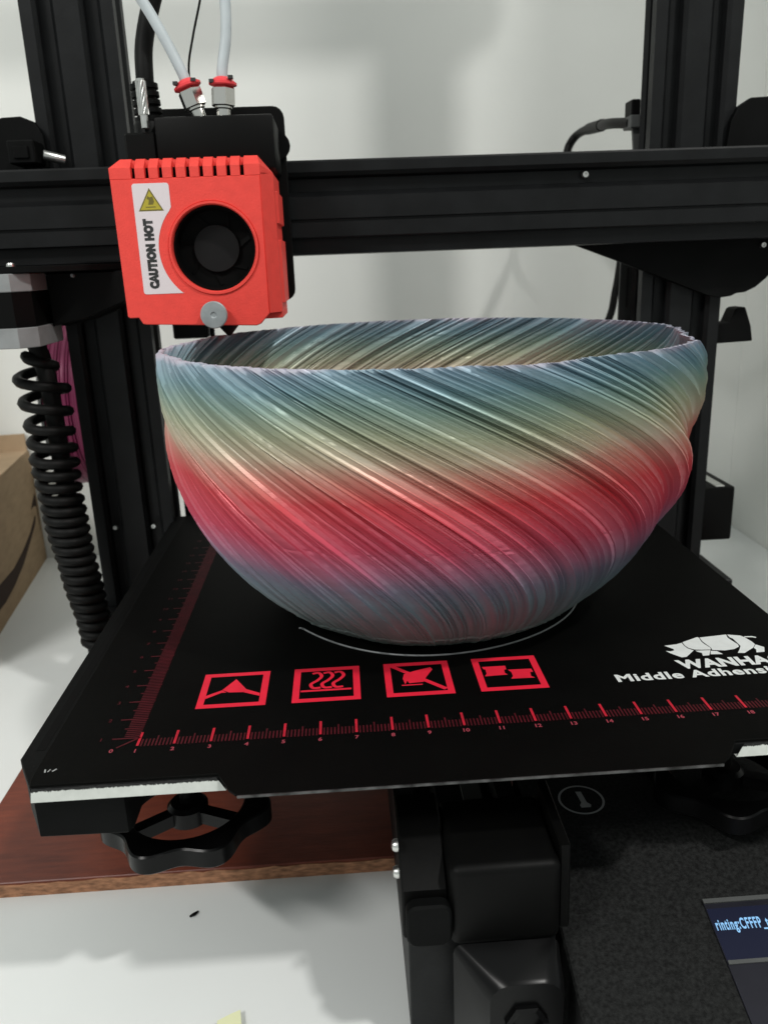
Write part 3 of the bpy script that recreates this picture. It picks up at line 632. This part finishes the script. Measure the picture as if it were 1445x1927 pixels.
# icons
for i in range(4):
    x0 = 1.28+2.833*i; x1 = x0+2.06; y0, y1 = 1.37, 3.47
    b = BM()
    ov = [b.verts.new((x, y, Z1)) for x, y in ((x0, y0), (x1, y0), (x1, y1), (x0, y1))]; iv = [b.verts.new((x, y, Z1)) for x, y in ((x0+.21, y0+.21), (x1-.21, y0+.21), (x1-.21, y1-.21), (x0+.21, y1-.21))]
    for k in range(4): b.faces.new((ov[k], ov[(k+1) % 4], iv[(k+1) % 4], iv[k]))
    fr = part("icon_frame", b, 'redink', sh, 0)
    b = BM()
    if i == 0:
        for L in ([(2.3, 3.06), (2.69, 2.36), (2.61, 2.21), (2.17, 2.24), (1.94, 2.41)], [(1.47, 2.09), (1.94, 2.4), (2.09, 2.24), (1.94, 2.24), (1.5, 1.92)], [(2.67, 2.38), (3.12, 2.09), (3.12, 1.92), (2.62, 2.19)]): flat(b, L, 'z', Z1+.002*len(b.faces))
    if i == 1:
        wv = smooth_path([(4.69, 3.11, 0), (4.88, 3.15, 0), (4.98, 2.92, 0), (4.85, 2.66, 0), (4.66, 2.44, 0), (4.73, 2.2, 0), (4.96, 2.2, 0)], 6)
        for k in range(3):
            L = []
            for q in range(len(wv)):
                d = (wv[min(q+1, len(wv)-1)]-wv[max(q-1, 0)]).normalized(); n = Vector((-d.y, d.x, 0))*.055
                L.append((b.verts.new((wv[q].x+n.x+.345*k, wv[q].y+n.y, Z1)), b.verts.new((wv[q].x-n.x+.345*k, wv[q].y-n.y, Z1))))
            for p, q in zip(L, L[1:]): b.faces.new((p[0], q[0], q[1], p[1]))
        rect(b, 4.36, 5.90, 1.985, 2.085)
    if i == 2:
        flat(b, [(7.56, 2.73), (7.89, 2.9), (8.43, 3.09), (8.48, 2.95), (8.24, 2.48), (8.12, 2.17), (7.86, 2.16), (7.68, 2.13), (7.63, 2.31), (7.55, 2.08), (7.5, 2.45)], 'z', Z1)
        flat(b, [(7.10, 3.28), (7.22, 3.38), (8.82, 1.72), (8.70, 1.62)], 'z', Z1+.003); rect(b, 7.44, 8.08, 2.0, 2.06)
    if i == 3:
        for L in ([(10.05, 2.89), (10.79, 2.89), (10.78, 2.65), (10.71, 2.63), (10.69, 2.42), (10.76, 2.31), (10.04, 2.28), (10.12, 2.44), (10.13, 2.71), (10.07, 2.74)], [(10.82, 2.62), (11.56, 2.6), (11.57, 2.38), (11.48, 2.39), (11.45, 2.13), (11.55, 2.02), (10.81, 2.04), (10.9, 2.2), (10.9, 2.46)]): flat(b, L, 'z', Z1)
    part("icon_symbol", b, 'redink', fr, 0)
RH = [[(16.11, 3.24), (16.24, 3.18), (16.39, 3.24), (16.4, 3.34), (16.2, 3.60), (16.62, 3.65), (16.84, 3.73), (16.83, 3.54), (16.86, 3.33), (17.0, 3.16), (16.6, 2.76), (16.44, 2.74), (16.29, 2.92), (16.18, 3.08)], [(16.88, 3.77), (17.51, 4.08), (17.54, 4.01), (17.5, 3.75), (17.52, 3.58), (17.6, 3.27), (17.56, 3.15), (17.26, 3.17), (17.05, 3.21), (16.9, 3.36), (16.86, 3.55)], [(17.04, 3.13), (17.53, 3.11), (17.34, 2.77), (17.13, 2.76), (17.18, 2.95), (17.08, 3.05)], [(17.57, 4.03), (18.19, 4.1), (18.52, 4.14), (18.47, 3.93), (18.48, 3.8), (18.57, 3.4), (18.53, 3.23), (18.31, 3.09), (17.97, 3.03), (17.59, 3.11), (17.62, 3.27), (17.56, 3.62), (17.54, 3.79)], [(17.52, 3.06), (17.7, 3.02), (17.8, 2.79), (17.41, 2.83)], [(18.55, 4.13), (18.94, 4.0), (19.02, 3.86), (19.1, 3.54), (19.11, 3.33), (18.94, 3.1), (18.74, 2.96), (18.5, 2.78), (18.29, 2.81), (18.45, 3.03), (18.6, 3.27), (18.6, 3.81), (18.54, 3.93)], [(19.12, 3.31), (19.3, 3.09), (19.15, 2.78), (18.88, 2.77), (18.97, 2.97), (18.95, 3.09)], [(19.04, 3.93), (19.29, 3.91), (19.4, 3.83), (19.37, 3.77), (19.25, 3.83), (19.02, 3.86)]]
b = BM()
for i, L in enumerate(RH): flat(b, L, 'z', Z1+.0004*i)
part("rhino_logo", b, 'whiteink', sh, 0)
b = BM(); text(b, "WANHAO", .74, lambda x, y, z: (16.16+x, 2.03+y, Z1), .036, 0, 1.06, width=3.46); part("maker_lettering", b, 'whiteink', sh, 0)
b = BM(); text(b, "Middle Adhension", .60, lambda x, y, z: (13.93+x, 1.46+y, Z1), .020, 0, 1.10, width=5.62); part("surface_lettering", b, 'whiteink', sh, 0)
b = BM(); flat(b, [(-2.2, -1.26), (-2.16, -1.26), (-2.13, -1.40), (-2.17, -1.40)], 'z', Z1); flat(b, [(-2.10, -1.38), (-2.06, -1.26), (-2.03, -1.27), (-2.07, -1.39)], 'z', Z1); flat(b, [(-1.99, -1.36), (-1.90, -1.25), (-1.87, -1.28), (-1.95, -1.38)], 'z', Z1)
part("scratch_mark", b, 'greyink', sh, 0)

# ------------------------------------------------------------------ the bowl
BC = (9.15, 9.7); BH = 9.76
bowl = thing("twisted_bowl", "rainbow silk plastic bowl with twisted ridges, blue over green over red", "bowl", (*BC, 0))
ZC = [0, .25, .6, 1.5, 2.5, 3.5, 5, 6.5, 8, 9.0, 9.76]; RC = [5.15, 5.55, 6.05, 6.98, 7.80, 8.42, 9.03, 9.28, 9.38, 9.31, 9.16]
def interp(x, xs, ys):
    if x <= xs[0]: return ys[0]
    for a, c, p, q in zip(xs, xs[1:], ys, ys[1:]):
        if x <= c: return p+(q-p)*(x-a)/(c-a)
    return ys[-1]
def Rz(z): return sum(interp(z+d*.25, ZC, RC) for d in (-2, -1, 0, 1, 2))/5 if .6 < z < BH-.6 else interp(z, ZC, RC)
def tw(z): return .6*z+.69*z*z
rng = random.Random(21)
knots = [0.0]
while knots[-1] < 357:
    if rng.random() < .38:                                   # a cluster of narrow ribs
        for q in range(rng.randint(2, 5)): knots.append(knots[-1]+rng.uniform(.45, 1.0))
    elif rng.random() < .62: knots.append(knots[-1]+rng.uniform(1.2, 2.6))
    else: knots.append(knots[-1]+rng.uniform(2.3, 4.2))    # a broad band
knots = [k*360/(knots[-1]+1.5) for k in knots]
offs = []; lv = 0
for k in knots:
    lv = .55*lv+rng.gauss(0, .060); offs.append(lv)
LOWU = [(-180, -.04), (-160, .0), (-137, .0), (-117, -.10), (-97, .16), (-80, .04), (-60, -.05), (-40, .05), (-20, -.03), (-12, .08), (-4, .15), (6, -.24), (16, .0), (27, .28), (38, .08), (50, -.26), (64, -.05), (80, .08), (105, -.08), (130, .07), (155, 0), (180, -.04)]
us = []; ov_ = []
for i, k in enumerate(knots):
    k2 = knots[(i+1) % len(knots)]+(360 if i == len(knots)-1 else 0); o2 = offs[(i+1) % len(knots)]
    wd = k2-k; dep = (.026+.038*min(wd, 3)**.8)*rng.uniform(.5, 1.45); skew = rng.uniform(.28, .72)
    hump = -.45 if rng.random() < .22 else 1.0                # some bands bulge instead of dipping
    rib = rng.random() < .75 and wd > .8; rh = rng.uniform(.028, .062); rw = .17/wd
    if rib:
        us.append(k); ov_.append(offs[i]+rh)
        us.append(k+wd*rw); ov_.append(offs[i]-.35*dep*hump)
    for t in ((0, .05, .20, .5, .80, .95) if wd > 1.2 else (0, .12, .5, .88)):
        if rib and t <= rw+.02: continue
        tt = t**(math.log(.5)/math.log(skew)) if 0 < t < 1 else t
        if rib and tt <= rw+.02: continue
        us.append(k+wd*tt); ov_.append(offs[i]+(o2-offs[i])*t-dep*hump*math.sin(math.pi*t)**.50)
NU = len(us); NZ = 120
zs = [BH*(i/NZ) for i in range(NZ+1)]
def low(u):
    u = (u+180) % 360-180; return interp(u, [a for a, c in LOWU], [c for a, c in LOWU])
lows = [low(u) for u in us]; jit = [rng.gauss(0, .004) for z in zs]
b = BM(); rings_o = []; rings_i = []
for j, z in enumerate(zs):
    am = min(1.0, .30+.35*z); al = min(1, z/4); ro = []; ri = []
    for i in range(NU):
        r = Rz(z)+ov_[i]*am+lows[i]*al+jit[j]+rng.gauss(0, .0028)
        t = R(us[i]-tw(z)); zz = z+(rng.uniform(-.010, .010) if j == NZ else 0)
        ro.append(b.verts.new((BC[0]+r*math.cos(t), BC[1]+r*math.sin(t), zz)))
        ri.append(b.verts.new((BC[0]+(r-.075)*math.cos(t), BC[1]+(r-.075)*math.sin(t), max(zz, .10+z*.9) if z < 1 else zz)))
    rings_o.append(ro); rings_i.append(ri)
for j in range(NZ):
    for i in range(NU):
        k = (i+1) % NU
        b.faces.new((rings_o[j][i], rings_o[j][k], rings_o[j+1][k], rings_o[j+1][i]))
        b.faces.new((rings_i[j][k], rings_i[j][i], rings_i[j+1][i], rings_i[j+1][k]))
for i in range(NU):
    k = (i+1) % NU; b.faces.new((rings_o[NZ][i], rings_o[NZ][k], rings_i[NZ][k], rings_i[NZ][i]))
b.faces.new(rings_o[0][::-1]); b.faces.new(rings_i[0])
bowl_body = part("bowl_wall", b, 'silk', bowl, 16)

# skirt line round the bowl and its loose end
b = BM(); pts = []
for i in range(181):
    t = R(217+i*.95)
    r = 6.02+.10*math.sin(3*t)-.04*math.cos(5*t); pts.append((9.0+r*math.cos(t), 9.95+r*math.sin(t), .035))
tube(b, [(pts[0][0]-.16, pts[0][1]+.08, .05), (pts[0][0]-.1, pts[0][1]-.06, .12)]+pts, .032, 6)
single("filament_skirt", b, 'skirt', "thin grey outline of filament on the black sheet around the bowl's foot", "filament line", (9, 9.9, 0), 60)

# filament spool behind the left upright
sp = thing("filament_spool", "spool of magenta filament seen edge-on behind the left upright", "spool", (-9, 30, ZT))
b = BM(); cx_, cz_ = -8.3, 5.2
RS = 5.1
prof = []
nwind = 26
for i in range(nwind):
    x = -1.9+3.8*i/nwind
    for q in range(4):
        a = math.pi*q/4; prof.append((RS+.045*math.sin(a)+.03*math.sin(i*1.7), x+3.8/nwind*q/4))
lathe(b, prof, (cx_, 30, cz_), (1, 0, 0), 72); part("wound_filament", b, 'fil', sp, 60)
b = BM(); lathe(b, [(.9, 1.92), (5.35, 1.92), (5.4, 1.98), (5.4, 2.1), (.9, 2.1)], (cx_, 30, cz_), (1, 0, 0), 64); lathe(b, [(.9, -1.95), (5.2, -1.95), (5.2, -2.1), (.9, -2.1)], (cx_, 30, cz_), (1, 0, 0), 64)
part("flange", b, 'darkmetal', sp, 40)
b = BM(); tube(b, [(-10.3, 30, cz_), (-3, 30, cz_)], .8, 20); prism(b, [(29, ZT), (31, ZT), (30.6, cz_), (29.4, cz_)], 'x', -5.8, -5.4); part("spool_stand", b, 'matt', sp, 40)
for o in D.objects:
    if '_b' in o: del o['_b']
